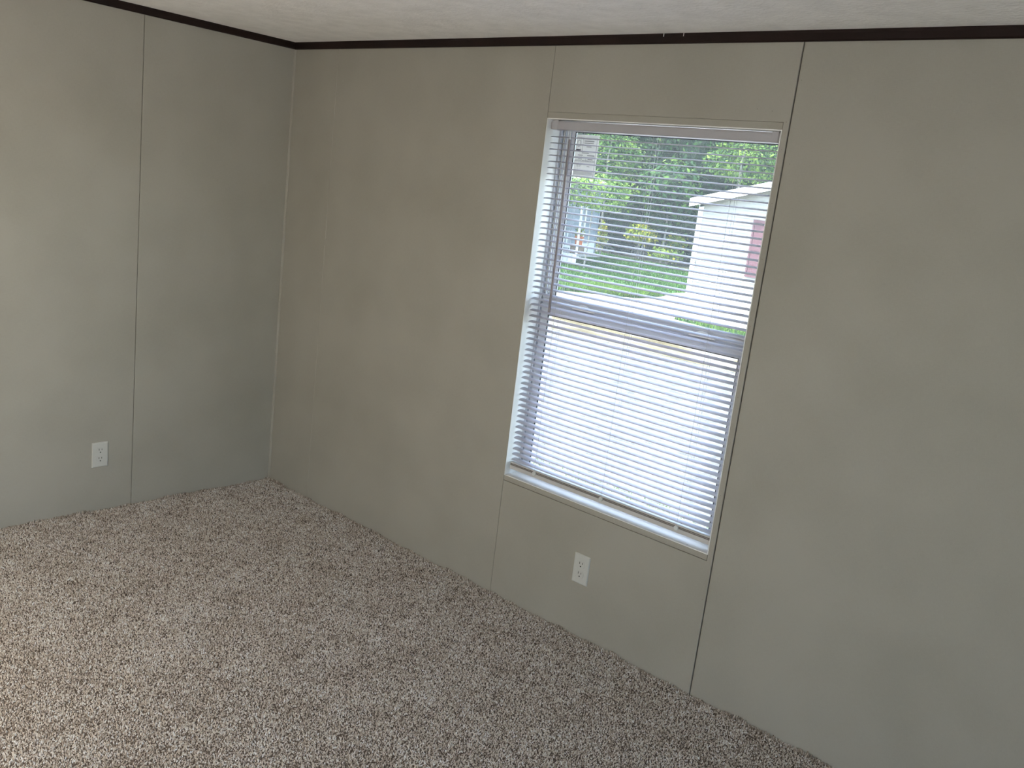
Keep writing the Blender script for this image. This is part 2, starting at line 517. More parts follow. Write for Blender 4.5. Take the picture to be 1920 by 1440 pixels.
# vinyl frame with its sash tracks
fr = MB()
ring(fr, WX0, WX1, WZ0, WZ1, 0.009, JD, 0.150)
fr.box((WX0 + 0.009, 0.100, WZ0), (WX0 + 0.0125, 0.150, WZ1))
fr.box((WX0 + 0.0215, 0.087, WZ0 + 0.009), (WX0 + 0.0245, 0.108, WZ1 - 0.009))
fr.box((WX0 + 0.0305, 0.098, WZ0 + 0.009), (WX0 + 0.0330, 0.112, WZ1 - 0.009))
fr.box((WX1 - 0.0245, 0.100, WZ0 + 0.009), (WX1 - 0.0215, 0.108, WZ1 - 0.009))
fr.build('frame', M['vinyl'], win, bevel=0.0005)
for x in (WX0 + 0.0130, WX1 - 0.0165):                      # white strips added for the bright lit stripes of the frame above the meeting rail
    MB().box((x, 0.090, 1.24), (x + 0.0035, 0.099, WZ1 - 0.010)).build('lit_stripe', M['white'], win, bevel=0.0008)
for x in (WX0 + 0.0265, WX1 - 0.0290):  # thinner white strips, likewise standing for lit edges of the tracks
    MB().box((x, 0.094, 1.24), (x + 0.0020, 0.100, WZ1 - 0.010)).build('lit_track_line', M['white'], win)
RB, RT = 1.158, 1.232           # meeting rail
us = MB()
ring(us, WX0 + 0.012, WX1 - 0.012, RB + 0.01, WZ1 - 0.009, 0.037, 0.113, 0.1235, wt=0.022, wbm=0.05)
ups = us.build('upper_sash', M['vinyl'], win, bevel=0.0015)
gk = MB()
ring(gk, WX0 + 0.049, WX1 - 0.049, RB + 0.06, WZ1 - 0.031, 0.0022, 0.1125, 0.1165)
gk.build('gasket', M['gasket'], ups)
MB().box((WX0 + 0.047, 0.1170, RB + 0.05), (WX1 - 0.047, 0.1200, WZ1 - 0.029)).build('glass_pane', M['glass'], ups)
ls = MB()
ring(ls, WX0 + 0.013, WX1 - 0.013, WZ0 + 0.009, RB + 0.002, 0.036, 0.084, 0.110, wt=0.001, wbm=0.034)
los = ls.build('lower_sash', M['vinyl'], win, bevel=0.0015)
los['label'] = 'white vinyl lower sash with its thick meeting rail'
mr = MB()
mr.prism([(0.084, RB), (0.084, RB + 0.032), (0.076, RB + 0.034), (0.076, RB + 0.037), (0.0865, RB + 0.040), (0.0865, RB + 0.060), (0.083, RB + 0.063),
          (0.083, RT - 0.004), (0.086, RT), (0.112, RT), (0.112, RB)], 'x', WX0 + 0.013, WX1 - 0.013)
mr.build('meeting_rail', M['vinyl'], los, bevel=0.0008)
gk = MB()
ring(gk, WX0 + 0.049, WX1 - 0.049, WZ0 + 0.043, RB, 0.0025, 0.0835, 0.089)
gk.build('gasket', M['gasket'], los)
MB().box((WX0 + 0.047, 0.090, WZ0 + 0.041), (WX1 - 0.047, 0.093, RB + 0.002)).build('glass_pane', M['glass'], los)
for X in (1.800, 2.305):                                    # sliding tilt latches, low curved lozenges on the rail
    pts = [(X - 0.05, RB + 0.042)] + [(X - 0.05 + 0.1 * t, RB + 0.046 + 0.018 * math.sin(math.pi * t) ** 1.5) for t in np.linspace(0, 1, 9)] + [(X + 0.05, RB + 0.042)]
    MB().prism(pts, 'y', 0.078, 0.088).build('tilt_latch', M['white'], los, bevel=0.0012)

# performance label stuck inside the top left of the upper pane
LX0, LX1, LZ0, LZ1, LY = 1.641, 1.744, 1.683, 1.836, 0.1165
MB().box((LX0, LY, LZ0), (LX1, LY + 0.0004, LZ1)).build('paper', M['paper'], (lab := empty('window_label', (LX0, LY, LZ0))))
tag(lab, 'white printed paper label stuck on the top left of the window glass', 'label')
def bars(rows, y, name, m):
    mb = MB()
    for x0, x1, z0, z1 in rows:
        mb.box((x0, y - 0.0003, z0), (x1, y, z1))
    o = mb.build(name, m, lab)
    o['kind'] = 'stuff'                                     # print too small to pick apart
    return o
w, h = LX1 - LX0, LZ1 - LZ0
def R(u0, u1, v, t):
    return (LX0 + u0 * w, LX0 + u1 * w, LZ1 - v * h, LZ1 - v * h + t)
rule = [R(0.0, 0.92, 0.07, 0.0008), R(0.30, 0.31, 0.42, 0.052), R(0.92, 0.93, 0.98, 0.14), R(0.02, 0.92, 0.52, 0.0008), R(0.02, 0.92, 0.63, 0.0010), R(0.02, 0.92, 0.83, 0.0008), R(0.5, 0.505, 0.62, 0.015)]
bars(rule, LY, 'ruled_lines', M['greyink'])
txt = [R(0.36, 0.80, 0.155, 0.0028), R(0.36, 0.78, 0.20, 0.0024), R(0.40, 0.76, 0.245, 0.0024), R(0.48, 0.70, 0.285, 0.0022),
       R(0.30, 0.62, 0.435, 0.0026), R(0.14, 0.36, 0.49, 0.0028), R(0.56, 0.88, 0.49, 0.0030), R(0.18, 0.34, 0.58, 0.0024), R(0.6, 0.82, 0.58, 0.0024)]
txt += [R(0.04, 0.88, v, 0.0011) for v in (0.86, 0.88, 0.90, 0.92, 0.94)]
bars(txt, LY, 'fine_print', M['greyink'])
bars([R(0.03, 0.25, 0.385, 0.0062), R(0.60, 0.72, 0.745, 0.0016)], LY, 'print_block', M['ink'])
ov = MB()
cx, cz = LX0 + 0.13 * w, LZ1 - 0.205 * h
n = 20
vs = [(cx + a * math.cos(t), LY - y, cz + b * math.sin(t)) for y in (0.0, 0.0003) for a, b in ((0.0085, 0.0125), (0.0065, 0.0103)) for t in np.linspace(0, 2 * math.pi, n, endpoint=False)]
fs = [(2 * n + i, 2 * n + (i + 1) % n, 3 * n + (i + 1) % n, 3 * n + i) for i in range(n)]
ov.add(vs, fs).build('oval_emblem', M['greyink'], lab)
def text(body, size, x, z, y, m, parent, name, rotz=0.0):
    c = bpy.data.curves.new(name, 'FONT')
    c.body = body
    c.size = size
    c.extrude = 0.0001
    c.resolution_u = 2
    o = bpy.data.objects.new(name, c)
    COL.objects.link(o)
    dg = bpy.context.evaluated_depsgraph_get()
    me = bpy.data.meshes.new_from_object(o.evaluated_get(dg))
    bpy.data.objects.remove(o)
    bpy.data.curves.remove(c)
    me.transform(Matrix.Translation(Vector((x, y, z)) - root_loc(parent)) @ Matrix.Rotation(math.pi / 2, 4, 'X'))
    me.materials.clear()
    me.materials.append(m)
    return link(name, me, parent)
text('ADDITIONAL PERFORMANCE RATINGS', 0.0052, LX0 + 0.03 * w, LZ1 - 0.617 * h, LY - 0.0003, M['greyink'], lab, 'heading')
text('0.37', 0.0125, LX0 + 0.14 * w, LZ1 - 0.76 * h, LY - 0.0003, M['greyink'], lab, 'number')

# ================================================================== THE BLIND
BY = 0.0335                                                  # middle of the slats
BX0, BX1 = 1.5905, 2.4935
bl = empty('mini_blind', (BX0, BY, 0.54))
tag(bl, 'white slatted mini blind let down in front of the window', 'blind')
hp = [(0.0195, 1.8425), (0.0195, 1.866), (0.0215, 1.8712), (0.0455, 1.8712), (0.0475, 1.866), (0.0475, 1.8425), (0.045, 1.8405), (0.022, 1.8405)]
MB().prism(hp, 'x', BX0, BX1).build('head_rail', M['rail'], bl, bevel=0.0008)
for x in (BX0 + 0.010, BX1 - 0.030):
    MB().box((x, 0.0185, 1.8400), (x + 0.022, 0.0490, 1.8738)).build('bracket', M['rail'], bl, bevel=0.001)
# one slat: a shallow crowned strip; all share its mesh
SW, CROWN, TH = 0.0256, 0.0014, 0.00035
prof = []
for t in np.linspace(-1, 1, 7):
    prof.append((t * SW / 2, CROWN * (1 - t * t)))
outline = [(p[0], p[1]) for p in prof] + [(p[0], p[1] - TH) for p in prof[::-1]]
sm = MB()
xs_ = np.linspace(0, BX1 - BX0, 7)
for i, x in enumerate(xs_):
    c = 0.0018 if i in (0, 6) else 0                          # rounded ends
    for p in outline:
        yy = p[0]
        xx = x + (0.004 * (abs(yy) / (SW / 2)) ** 3 * (1 if i == 0 else -1) if i in (0, 6) else 0)
        sm.v.append((xx, yy, p[1]))
no = len(outline)
for i in range(6):
    for k in range(no):
        sm.f.append((i * no + k, i * no + (k + 1) % no, (i + 1) * no + (k + 1) % no, (i + 1) * no + k))
sm.f.append(tuple(range(no)))
sm.f.append(tuple(range(6 * no, 7 * no)))
bm = bmesh.new()
bv = [bm.verts.new(p) for p in sm.v]
for f in sm.f:
    bm.faces.new([bv[i] for i in f])
bmesh.ops.recalc_face_normals(bm, faces=bm.faces)
slat_me = bpy.data.meshes.new('slat')
bm.to_mesh(slat_me)
bm.free()
slat_me.polygons.foreach_set('use_smooth', [True] * len(slat_me.polygons))
slat_me.materials.append(M['slat'])
NS, ZT, ZB = 57, 1.8165, 0.5735
slat_z = [ZT + (ZB - ZT) * i / (NS - 1) for i in range(NS)]
for i, z in enumerate(slat_z):
    o = link('slat', slat_me, bl)
    o.location = (random.uniform(-0.0006, 0.0006), 0, z - CROWN / 2 - 0.54 + random.uniform(-0.0003, 0.0003))
    o.rotation_euler = (math.radians(12.5 + random.uniform(-0.5, 0.5)), random.uniform(-0.0003, 0.0003), 0)
# bottom rail with its grooved underside lip
bp_ = [(0.0195, 0.5335), (0.0190, 0.5355), (0.0205, 0.5480), (0.0230, 0.5485), (0.0230, 0.5560), (0.0205, 0.5565), (0.0215, 0.5595), (0.026, 0.5615), (0.041, 0.5615), (0.0455, 0.5575), (0.0455, 0.5335)]
brl = MB().prism(bp_, 'x', BX0, BX1).build('bottom_rail', M['bottomrail'], bl, bevel=0.0004)
MB().box((BX0 + 0.001, 0.0212, 0.5490), (BX1 - 0.001, 0.0232, 0.5512)).build('groove', M['groove'], brl)
MB().box((BX0 + 0.001, 0.0212, 0.5532), (BX1 - 0.001, 0.0232, 0.5556)).build('groove', M['groove'], brl)
for X in (1.717, 2.039, 2.360):
    lad = MB()
    for yy in (BY - 0.0135, BY + 0.0135):
        lad.tube([(X, yy, 1.842), (X + 0.0006, yy, 1.2), (X, yy, 0.556)], 0.0005, 5)
    for z in slat_z:
        lad.box((X - 0.0004, BY - 0.0135, z - 0.0036), (X + 0.0004, BY + 0.0135, z - 0.0030))
    lad.build('ladder_cord', M['cord'], bl)
    MB().tube([(X + 0.009, BY + 0.0145, 1.842), (X + 0.009, BY + 0.0145, 0.556)], 0.0005, 5).build('lift_cord', M['cord'], bl)
    cl = MB().prism([(X + 0.0085 * math.cos(a), 0.5495 + 0.0085 * math.sin(a)) for a in np.linspace(0, 2 * math.pi, 12, endpoint=False)], 'y', 0.0160, 0.0225)
    cl.build('cord_clip', M['clip'], bl, bevel=0.0012)
wd = MB().tube([(1.6915, 0.0125, 1.808), (1.6935, 0.0125, 1.60), (1.6960, 0.0120, 1.179)], [0.0044, 0.0046, 0.0048], 8).build('tilt_wand', M['wand'], bl)
MB().tube([(1.690, 0.0205, 1.836), (1.690, 0.0135, 1.834), (1.6905, 0.0120, 1.822), (1.6913, 0.0125, 1.806)], 0.0017, 6).build('hook', M['clip'], wd)

# ================================================================== OUTLETS
def outlet(loc, rotz, label):
    o = empty('wall_outlet', loc)
    o.rotation_euler = (0, 0, rotz)
    tag(o, label, 'outlet', 'white duplex outlets low on the walls')
    # local: x across, -y out of the wall, z up
    def part(mb, name, m, parent, bevel=0):
        ob = mb.build(name, m, None, bevel=bevel)
        ob.location = (0, 0, 0)
        ob.parent = parent
        return ob
    W_, H_ = 0.035, 0.05715
    pl = MB()
    rings = [(W_, H_, 0.0), (W_, H_, -0.0028), (W_ - 0.0022, H_ - 0.0022, -0.0055), (W_ - 0.0060, H_ - 0.0060, -0.0062)]
    for a, b, y in rings:
        pl.v += [(-a, y, -b), (a, y, -b), (a, y, b), (-a, y, b)]
    for i in range(3):
        for k in range(4):
            pl.f.append((i * 4 + k, i * 4 + (k + 1) % 4, i * 4 + 4 + (k + 1) % 4, i * 4 + 4 + k))
    pl.f.append((12, 13, 14, 15))
    pl.f.append((3, 2, 1, 0))
    part(pl, 'cover_plate', M['outlet'], o)
    for zc in (0.0195, -0.0195):
        pts = []
        for a in np.linspace(0, 2 * math.pi, 28, endpoint=False):
            x, z = 0.0172 * math.cos(a), 0.0172 * math.sin(a)
            pts.append((x, zc + max(-0.0142, min(0.0142, z))))
        rc = part(MB().prism(pts, 'y', -0.0078, -0.006), 'receptacle', M['outlet'], o, bevel=0.0007)
        s = MB().box((-0.0072, -0.0081, zc + 0.0012), (-0.0050, -0.0070, zc + 0.0098))
        part(s, 'slot', M['slot'], rc)
        s = MB().box((0.0050, -0.0081, zc + 0.0022), (0.0070, -0.0070, zc + 0.0092))
        part(s, 'slot', M['slot'], rc)
        g = [(0.0027 * math.cos(a), zc - 0.0072 + 0.0027 * math.sin(a)) for a in np.linspace(0, 2 * math.pi, 12, endpoint=False)]
        part(MB().prism(g, 'y', -0.0081, -0.0070), 'ground_hole', M['slot'], rc)
    return o
outlet((2.0115, 0, 0.2678), 0, 'white duplex outlet on the wall below the window')
outlet((0, -0.8819, 0.264), math.pi / 2, 'white duplex outlet on the left wall beside the panel joint')

# ================================================================== FILL LAMP, added out of view to brighten the room
FILL_AT = (1.4, -2.55)
lp = empty('fill_lamp', (FILL_AT[0], FILL_AT[1], 0.0))
tag(lp, 'added fill lamp with a glowing globe on a white stand, out of view', 'lamp')
def lathe(profile, c, n=24):
    mb = MB()
    for r, z in profile:
        for k in range(n):
            a = 2 * math.pi * k / n
            mb.v.append((c[0] + r * math.cos(a), c[1] + r * math.sin(a), c[2] + z))
    for i in range(len(profile) - 1):
        for k in range(n):
            mb.f.append((i * n + k, i * n + (k + 1) % n, (i + 1) * n + (k + 1) % n, (i + 1) * n + k))
    mb.f.append(tuple(range((len(profile) - 1) * n, len(profile) * n)))
    mb.f.append(tuple(range(n)))
    return mb
lathe([(0.13, 0.004), (0.13, 0.020), (0.11, 0.028), (0.02, 0.034)], lp.location).build('base', M['white'], lp)
lathe([(0.011, 0.034), (0.011, 0.80), (0.045, 0.81), (0.045, 0.835)], lp.location, 12).build('pole', M['white'], lp)
lathe([(max(0.004, 0.11 * math.sin(t)), 0.94 - 0.11 * math.cos(t)) for t in np.linspace(0.4, math.pi, 12)], lp.location).build('fill_globe', M['lamp'], lp, smooth=True)

# ================================================================== CARPET PILE
def tuft_patch(size, spacing, variants):
    n = int(round(size / spacing))
    V, F, S, K = [], [], [], []
    base = 0
    ring_n = 3
    ang = np.arange(ring_n) * 2 * np.pi / ring_n
    levels = [(0.0, 0.0017), (0.0045, 0.0022), (0.0085, 0.0019), (0.0112, 0.0008)]
    for k in range(variants):
        ii, jj = np.meshgrid(np.arange(n), np.arange(n), indexing='ij')
        px = (ii.ravel() + 0.5) * spacing - size / 2 + RNG.uniform(-0.0018, 0.0018, n * n)
        py = (jj.ravel() + 0.5) * spacing - size / 2 + RNG.uniform(-0.0018, 0.0018, n * n)
        N = n * n
        lean = RNG.normal(0, 0.0034, (N, 2))
        curl = RNG.normal(0, 0.0018, (N, 2))
        hs = RNG.uniform(0.65, 1.35, N)
        ws = RNG.uniform(0.8, 1.25, N)
        tw = RNG.uniform(0, 6.28, N)
        # yarn tone: clustered a little so specks come in small clumps
        g = RNG.normal(0, 1, (n, n))
        sm_ = (g + np.roll(g, 1, 0) * 0.3 + np.roll(g, 1, 1) * 0.3) / 1.09
        sh = np.clip(0.50 + 0.21 * sm_.ravel() + RNG.normal(0, 0.08, N), 0, 1)
        win = np.sin(np.pi * (px / size + 0.5)).clip(0, 1) * np.sin(np.pi * (py / size + 0.5)).clip(0, 1)
        q = RNG.uniform(0, 6.28, 4)
        bulge = 0.0015 * np.sqrt(win) * np.sin(px * 62 + q[0] + 1.5 * np.sin(py * 40 + q[1])) * np.sin(py * 70 + q[2])
        verts = np.zeros((N, len(levels), ring_n, 3))
        for li, (z, r) in enumerate(levels):
            t = z / 0.0115
            for a in range(ring_n):
                aa = ang[a] + tw + t * 1.2
                verts[:, li, a, 0] = px + lean[:, 0] * t + curl[:, 0] * t * t + np.cos(aa) * r * ws
                verts[:, li, a, 1] = py + lean[:, 1] * t + curl[:, 1] * t * t + np.sin(aa) * r * ws
                verts[:, li, a, 2] = z * hs - 0.0085 + bulge
        V.append(verts.reshape(-1, 3))
        per = len(levels) * ring_n
        fs = []
        for li in range(len(levels) - 1):
            for a in range(ring_n):
                p, q = li * ring_n + a, li * ring_n + (a + 1) % ring_n
                fs += [(p, q, q + ring_n), (p, q + ring_n, p + ring_n)]
        t0 = (len(levels) - 1) * ring_n
        fs.append((t0, t0 + 1, t0 + 2))
        fs = np.array(fs)
        offs = base + np.arange(N) * per
        F.append((fs[None] + offs[:, None, None]).reshape(-1, 3))
        tip = np.tile(np.repeat(np.array([-0.30, -0.10, 0.02, 0.10]), ring_n), N)  # shade between tufts put into the colour: roots darker, tips lighter
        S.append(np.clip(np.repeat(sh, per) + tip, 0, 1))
        K.append(np.full(N * per, k, dtype=np.int32))
        base += N * per
    return np.concatenate(V), np.concatenate(F), np.concatenate(S), np.concatenate(K)

def mesh_np(name, V, F, m, attrs):
    me = bpy.data.meshes.new(name)
    me.vertices.add(len(V))
    me.vertices.foreach_set('co', np.ascontiguousarray(V, dtype=np.float32).ravel())
    k = F.shape[1]
    me.loops.add(F.size)
    me.loops.foreach_set('vertex_index', np.ascontiguousarray(F, dtype=np.int32).ravel())
    me.polygons.add(len(F))
    me.polygons.foreach_set('loop_start', np.arange(0, F.size, k, dtype=np.int32))
    me.update(calc_edges=True)
    for an, (ty, data) in attrs.items():
        a = me.attributes.new(an, ty, 'POINT')
        a.data.foreach_set('value', data)
    me.materials.append(m)
    me.validate()
    return me

PS, NV = 0.24, 4
V, F, S, K = tuft_patch(PS, PS / 70, NV)
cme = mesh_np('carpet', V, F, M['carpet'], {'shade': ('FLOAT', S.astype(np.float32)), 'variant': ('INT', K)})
NX, NY = 19, 14
cp = link('carpet', cme)
tag(cp, 'speckled taupe and beige cut-pile carpet covering the floor', 'carpet', kind='stuff')
ng = bpy.data.node_groups.new('carpet_pile', 'GeometryNodeTree')
ng.interface.new_socket('Geometry', in_out='INPUT', socket_type='NodeSocketGeometry')
ng.interface.new_socket('Geometry', in_out='OUTPUT', socket_type='NodeSocketGeometry')
N_ = ng.nodes
gi, go = N_.new('NodeGroupInput'), N_.new('NodeGroupOutput')
va = N_.new('GeometryNodeInputNamedAttribute')
va.data_type = 'INT'
va.inputs['Name'].default_value = 'variant'
g2i = N_.new('GeometryNodeGeometryToInstance')
for k in range(NV):
    cmp_ = N_.new('FunctionNodeCompare')
    cmp_.data_type = 'INT'
    cmp_.operation = 'EQUAL'
    ints = [s for s in cmp_.inputs if s.type == 'INT']
    ints[1].default_value = k
    vo = [s for s in va.outputs if s.enabled and s.name == 'Attribute'][0]
    ng.links.new(vo, ints[0])
    sep = N_.new('GeometryNodeSeparateGeometry')
    sep.domain = 'POINT'
    ng.links.new(gi.outputs[0], sep.inputs['Geometry'])
    ng.links.new(cmp_.outputs[0], sep.inputs['Selection'])
    ng.links.new(sep.outputs['Selection'], g2i.inputs[0])
grid = N_.new('GeometryNodeMeshGrid')
grid.inputs['Size X'].default_value = PS * (NX - 1)
grid.inputs['Size Y'].default_value = PS * (NY - 1)
grid.inputs['Vertices X'].default_value = NX
grid.inputs['Vertices Y'].default_value = NY
sp = N_.new('GeometryNodeSetPosition')
sp.inputs['Offset'].default_value = (PS * NX / 2 + 0.002, -PS * NY / 2 - 0.002, 0.0)
ng.links.new(grid.outputs['Mesh'], sp.inputs['Geometry'])
iop = N_.new('GeometryNodeInstanceOnPoints')
iop.inputs['Pick Instance'].default_value = True
ng.links.new(sp.outputs[0], iop.inputs['Points'])
ng.links.new(g2i.outputs[0], iop.inputs['Instance'])
def rnd_int(hi, seed):
    r = N_.new('FunctionNodeRandomValue')
    r.data_type = 'INT'
    ii = [s for s in r.inputs if s.type == 'INT' and s.name in ('Min', 'Max')]
    ii[0].default_value = 0
    ii[1].default_value = hi
    r.inputs['Seed'].default_value = seed
    return [s for s in r.outputs if s.type == 'INT'][0]
ng.links.new(rnd_int(NV - 1, 3), iop.inputs['Instance Index'])
mul = N_.new('ShaderNodeMath')
mul.operation = 'MULTIPLY'
mul.inputs[1].default_value = math.pi / 2
ng.links.new(rnd_int(3, 11), mul.inputs[0])
cx_ = N_.new('ShaderNodeCombineXYZ')
ng.links.new(mul.outputs[0], cx_.inputs['Z'])
ng.links.new(cx_.outputs[0], iop.inputs['Rotation'])
ng.links.new(iop.outputs[0], go.inputs[0])
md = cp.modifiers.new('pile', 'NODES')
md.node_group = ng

# uneven pile standing up along the foot of the two walls in view
def edge_pile():
    n1, n2 = 3400, 1900
    t1, t2 = RNG.uniform(0.004, 4.4, n1), RNG.uniform(-3.0, -0.004, n2)
    d = lambda n: np.abs(RNG.normal(0, 0.006, n)) + 0.003
    px = np.concatenate([t1, d(n2)])
    py = np.concatenate([-d(n1), t2])
    t = np.concatenate([t1 * 1.0, t2 * 1.3 + 9.0])
    wave = 0.5 + 0.28 * np.sin(t * 9.1 + 1.0) + 0.25 * np.sin(t * 23.7) + 0.2 * np.sin(t * 51.0 + 2.0)
    N = len(t)
    h = 0.004 + 0.012 * np.clip(wave, 0, 1.2) * RNG.uniform(0.5, 1.15, N)
    lean = RNG.normal(0, 0.0035, (N, 2))
    tw = RNG.uniform(0, 6.28, N)
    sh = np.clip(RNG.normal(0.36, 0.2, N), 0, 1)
    lv = [(0.0, 0.0019), (0.4, 0.0024), (0.75, 0.0020), (1.0, 0.0008)]
    V = np.zeros((N, 4, 3, 3))
    for li, (f, r) in enumerate(lv):
        for a in range(3):
            aa = a * 2.0944 + tw + f * 1.2
            V[:, li, a, 0] = np.maximum(px + lean[:, 0] * f + np.cos(aa) * r, 0.0008)
            V[:, li, a, 1] = np.minimum(py + lean[:, 1] * f + np.sin(aa) * r, -0.0008)
            V[:, li, a, 2] = h * f - 0.002 * (1 - f)
    fs = []
    for li in range(3):
        for a in range(3):
            p, q = li * 3 + a, li * 3 + (a + 1) % 3
            fs += [(p, q, q + 3), (p, q + 3, p + 3)]
    fs.append((9, 10, 11))
    F = (np.array(fs)[None] + (np.arange(N) * 12)[:, None, None]).reshape(-1, 3)
    S = np.clip(np.repeat(sh, 12) + np.tile(np.repeat([-0.3, -0.1, 0.0, 0.05], 3), N), 0, 1)  # roots darkened in the colour to suggest shade between tufts
    o = link('edge_pile', mesh_np('edge_pile', V.reshape(-1, 3), F, M['carpet'], {'shade': ('FLOAT', S.astype(np.float32))}), cp)
    o['kind'] = 'stuff'
edge_pile()

# ================================================================== OUTDOORS
GZ = -0.85
def sheet(name, pts, z, m):
    mb = MB()
    n = len(pts)
    mb.v = [(x, y, z) for x, y in pts] + [(x, y, z - 0.06) for x, y in pts]
    mb.f = [tuple(range(n)), tuple(range(n, 2 * n))[::-1]] + [(i, (i + 1) % n, (i + 1) % n + n, i + n) for i in range(n)]
    return mb.build(name, m)
g0 = sheet('ground', [(-120, -60), (120, -60), (120, 120), (-120, 120)], GZ - 0.02, M['soil'])
struct(g0)
LAWN = [(-40, 13), (-15, 14.2), (-11.0, 16.05), (-9.95, 17.2), (-9.45, 17.9), (-9.7, 19.4), (-10.2, 20.8), (-10.6, 27.0), (-14.0, 30.5), (-24, 33), (-46, 34)]
lawn = sheet('lawn_ground', LAWN, GZ + 0.008, M['lawn'])
struct(lawn)
struct(sheet('driveway', [(-60, 11.9), (40, 12.2), (40, 60), (-9.0, 60), (-9.0, 32), (-60, 20)], GZ, M['concrete']))
struct(sheet('gravel_road', [(-60, 0.2), (60, 0.2), (60, 11.4), (-60, 9.8)], GZ, M['gravel']))
struct(sheet('gravel_verge', [(-60, 9.8), (60, 11.4), (60, 12.6), (-60, 11.9)], GZ + 0.004, M['tan']))
STRIP = [(-6.9, 15.32), (-5.2, 15.35), (4.0, 15.5), (4.0, 14.8), (-4.6, 14.75), (-5.6, 15.0)]
struct(sheet('lawn_strip_ground', STRIP, GZ + 0.006, M['lawn']))

def inside(px, py, poly):
    c = np.zeros(len(px), bool)
    n = len(poly)
    for i in range(n):
        x0, y0 = poly[i]
        x1, y1 = poly[(i + 1) % n]
        cond = ((y0 > py) != (y1 > py)) & (px < (x1 - x0) * (py - y0) / (y1 - y0 + 1e-12) + x0)
        c ^= cond
    return c

def grass(name, poly, count, hgt, label, tone=0.45, box=None):
    xs = [p[0] for p in poly]
    ys2 = [p[1] for p in poly]
    bx = box or (min(xs), max(xs), min(ys2), max(ys2))
    px = RNG.uniform(bx[0], bx[1], count * 2)
    py = RNG.uniform(bx[2], bx[3], count * 2)
    ok = inside(px, py, poly)
    px, py = px[ok][:count], py[ok][:count]
    N = len(px)
    a = RNG.uniform(0, 6.28, N)
    w_ = RNG.uniform(0.012, 0.028, N) * (hgt / 0.08)
    hh = hgt * RNG.uniform(0.5, 1.3, N)
    l = RNG.normal(0, 0.4, (N, 2)) * hh[:, None]
    P = np.zeros((N, 3, 3))
    P[:, 0] = np.stack([px - np.cos(a) * w_, py - np.sin(a) * w_, np.full(N, GZ)], 1)
    P[:, 1] = np.stack([px + np.cos(a) * w_, py + np.sin(a) * w_, np.full(N, GZ)], 1)
    P[:, 2] = np.stack([px + l[:, 0], py + l[:, 1], GZ + hh], 1)
    sh = np.clip(RNG.normal(tone, 0.2, N) + 0.25 * np.sin(px * 0.9) * np.cos(py * 1.3), 0, 1)
    me = mesh_np(name, P.reshape(-1, 3), np.arange(N * 3).reshape(-1, 3), M['blade'], {'shade': ('FLOAT', np.repeat(sh, 3).astype(np.float32))})
    o = link(name, me)
    tag(o, label, 'grass', kind='stuff')
    return o
grass('grass', LAWN, 46000, 0.085, 'green lawn across the drive in front of the woods', 0.4, (-24, -9.3, 14, 33))
EDGE = [(-11.6, 15.95), (-11.0, 16.1), (-9.95, 17.25), (-9.5, 17.9), (-9.7, 19.2), (-10.4, 19.3), (-11.2, 18.2)]
grass('grass', EDGE, 9000, 0.16, 'longer yellow-green grass along the near edge of the lawn', 0.85)
grass('grass', STRIP, 7000, 0.10, 'thin strip of bright green grass on the drive before the white house', 0.6)
WEED = [(-1.5, 3.62), (1.2, 3.62), (1.2, 3.84), (-1.5, 3.86)]
grass('grass', WEED, 420, 0.022, 'sparse yellow-green weeds on the gravel just outside the window', 0.9)

struct(sheet('bounce_apron', [(-12, 0.2), (5.4, 0.2), (5.4, 3.3), (-12, 3.3)], GZ + 0.012, M['bounce_yard']))  # unseen pale ground added to bounce sunlight up to the ceiling
struct(sheet('bounce_yard', [(5.4, -60), (60, -60), (60, 0.2), (5.4, 0.2)], GZ, M['bounce_yard']))  # unseen pale ground added to bounce light in through the right-hand window

# ---- white house on the right
wh = empty('white_house', (-9.9, 21.0, GZ))
tag(wh, 'white sided house with a gable roof and a maroon shutter', 'house')
HX0, HX1, HY0, HY1 = -9.88, -1.2, 21.05, 33.0
EZ, SL = 1.80, 0.277
ridge = (HX0 + HX1) / 2
sd = MB()
lap = 0.105
z = GZ + 0.12
def gable_z(x):
    return EZ + SL * (min(x - HX0, HX1 - x) + 0.0)
while z < EZ + SL * (ridge - HX0):
    z1 = z + lap
    x0, x1 = HX0, HX1
    if z1 > EZ:
        d = (z1 - EZ) / SL
        x0, x1 = HX0 + d, HX1 - d
    if x1 - x0 < 0.1:
        break
    sd.add([(x0, HY0 - 0.022, z), (x1, HY0 - 0.022, z), (x1, HY0 - 0.004, z1), (x0, HY0 - 0.004, z1), (x1, HY0 - 0.004, z), (x0, HY0 - 0.004, z)],
           [(0, 1, 2, 3), (0, 5, 4, 1)])
    z = z1
sd_o = sd.build('lap_siding', M['siding'], wh)
sd_o['kind'] = 'stuff'
hb = MB()
hb.prism([(HX0, GZ), (HX1, GZ), (HX1, EZ), (ridge, EZ + SL * (ridge - HX0)), (HX0, EZ)], 'y', HY0, HY1)
hb.build('wall', M['siding'], wh)
MB().box((HX0 - 0.03, HY0 - 0.03, GZ + 0.06), (HX0 + 0.13, HY0 + 0.1, EZ + 0.02)).build('corner_board', M['whitetrim'], wh)
MB().box((HX1 - 0.13, HY0 - 0.03, GZ + 0.06), (HX1 + 0.03, HY0 + 0.1, EZ + 0.02)).build('corner_board', M['whitetrim'], wh)
MB().box((HX0 - 0.02, HY0 - 0.035, GZ), (HX1 + 0.02, HY0 - 0.001, GZ + 0.13)).build('skirting', M['whitetrim'], wh)
OH_ = 0.25
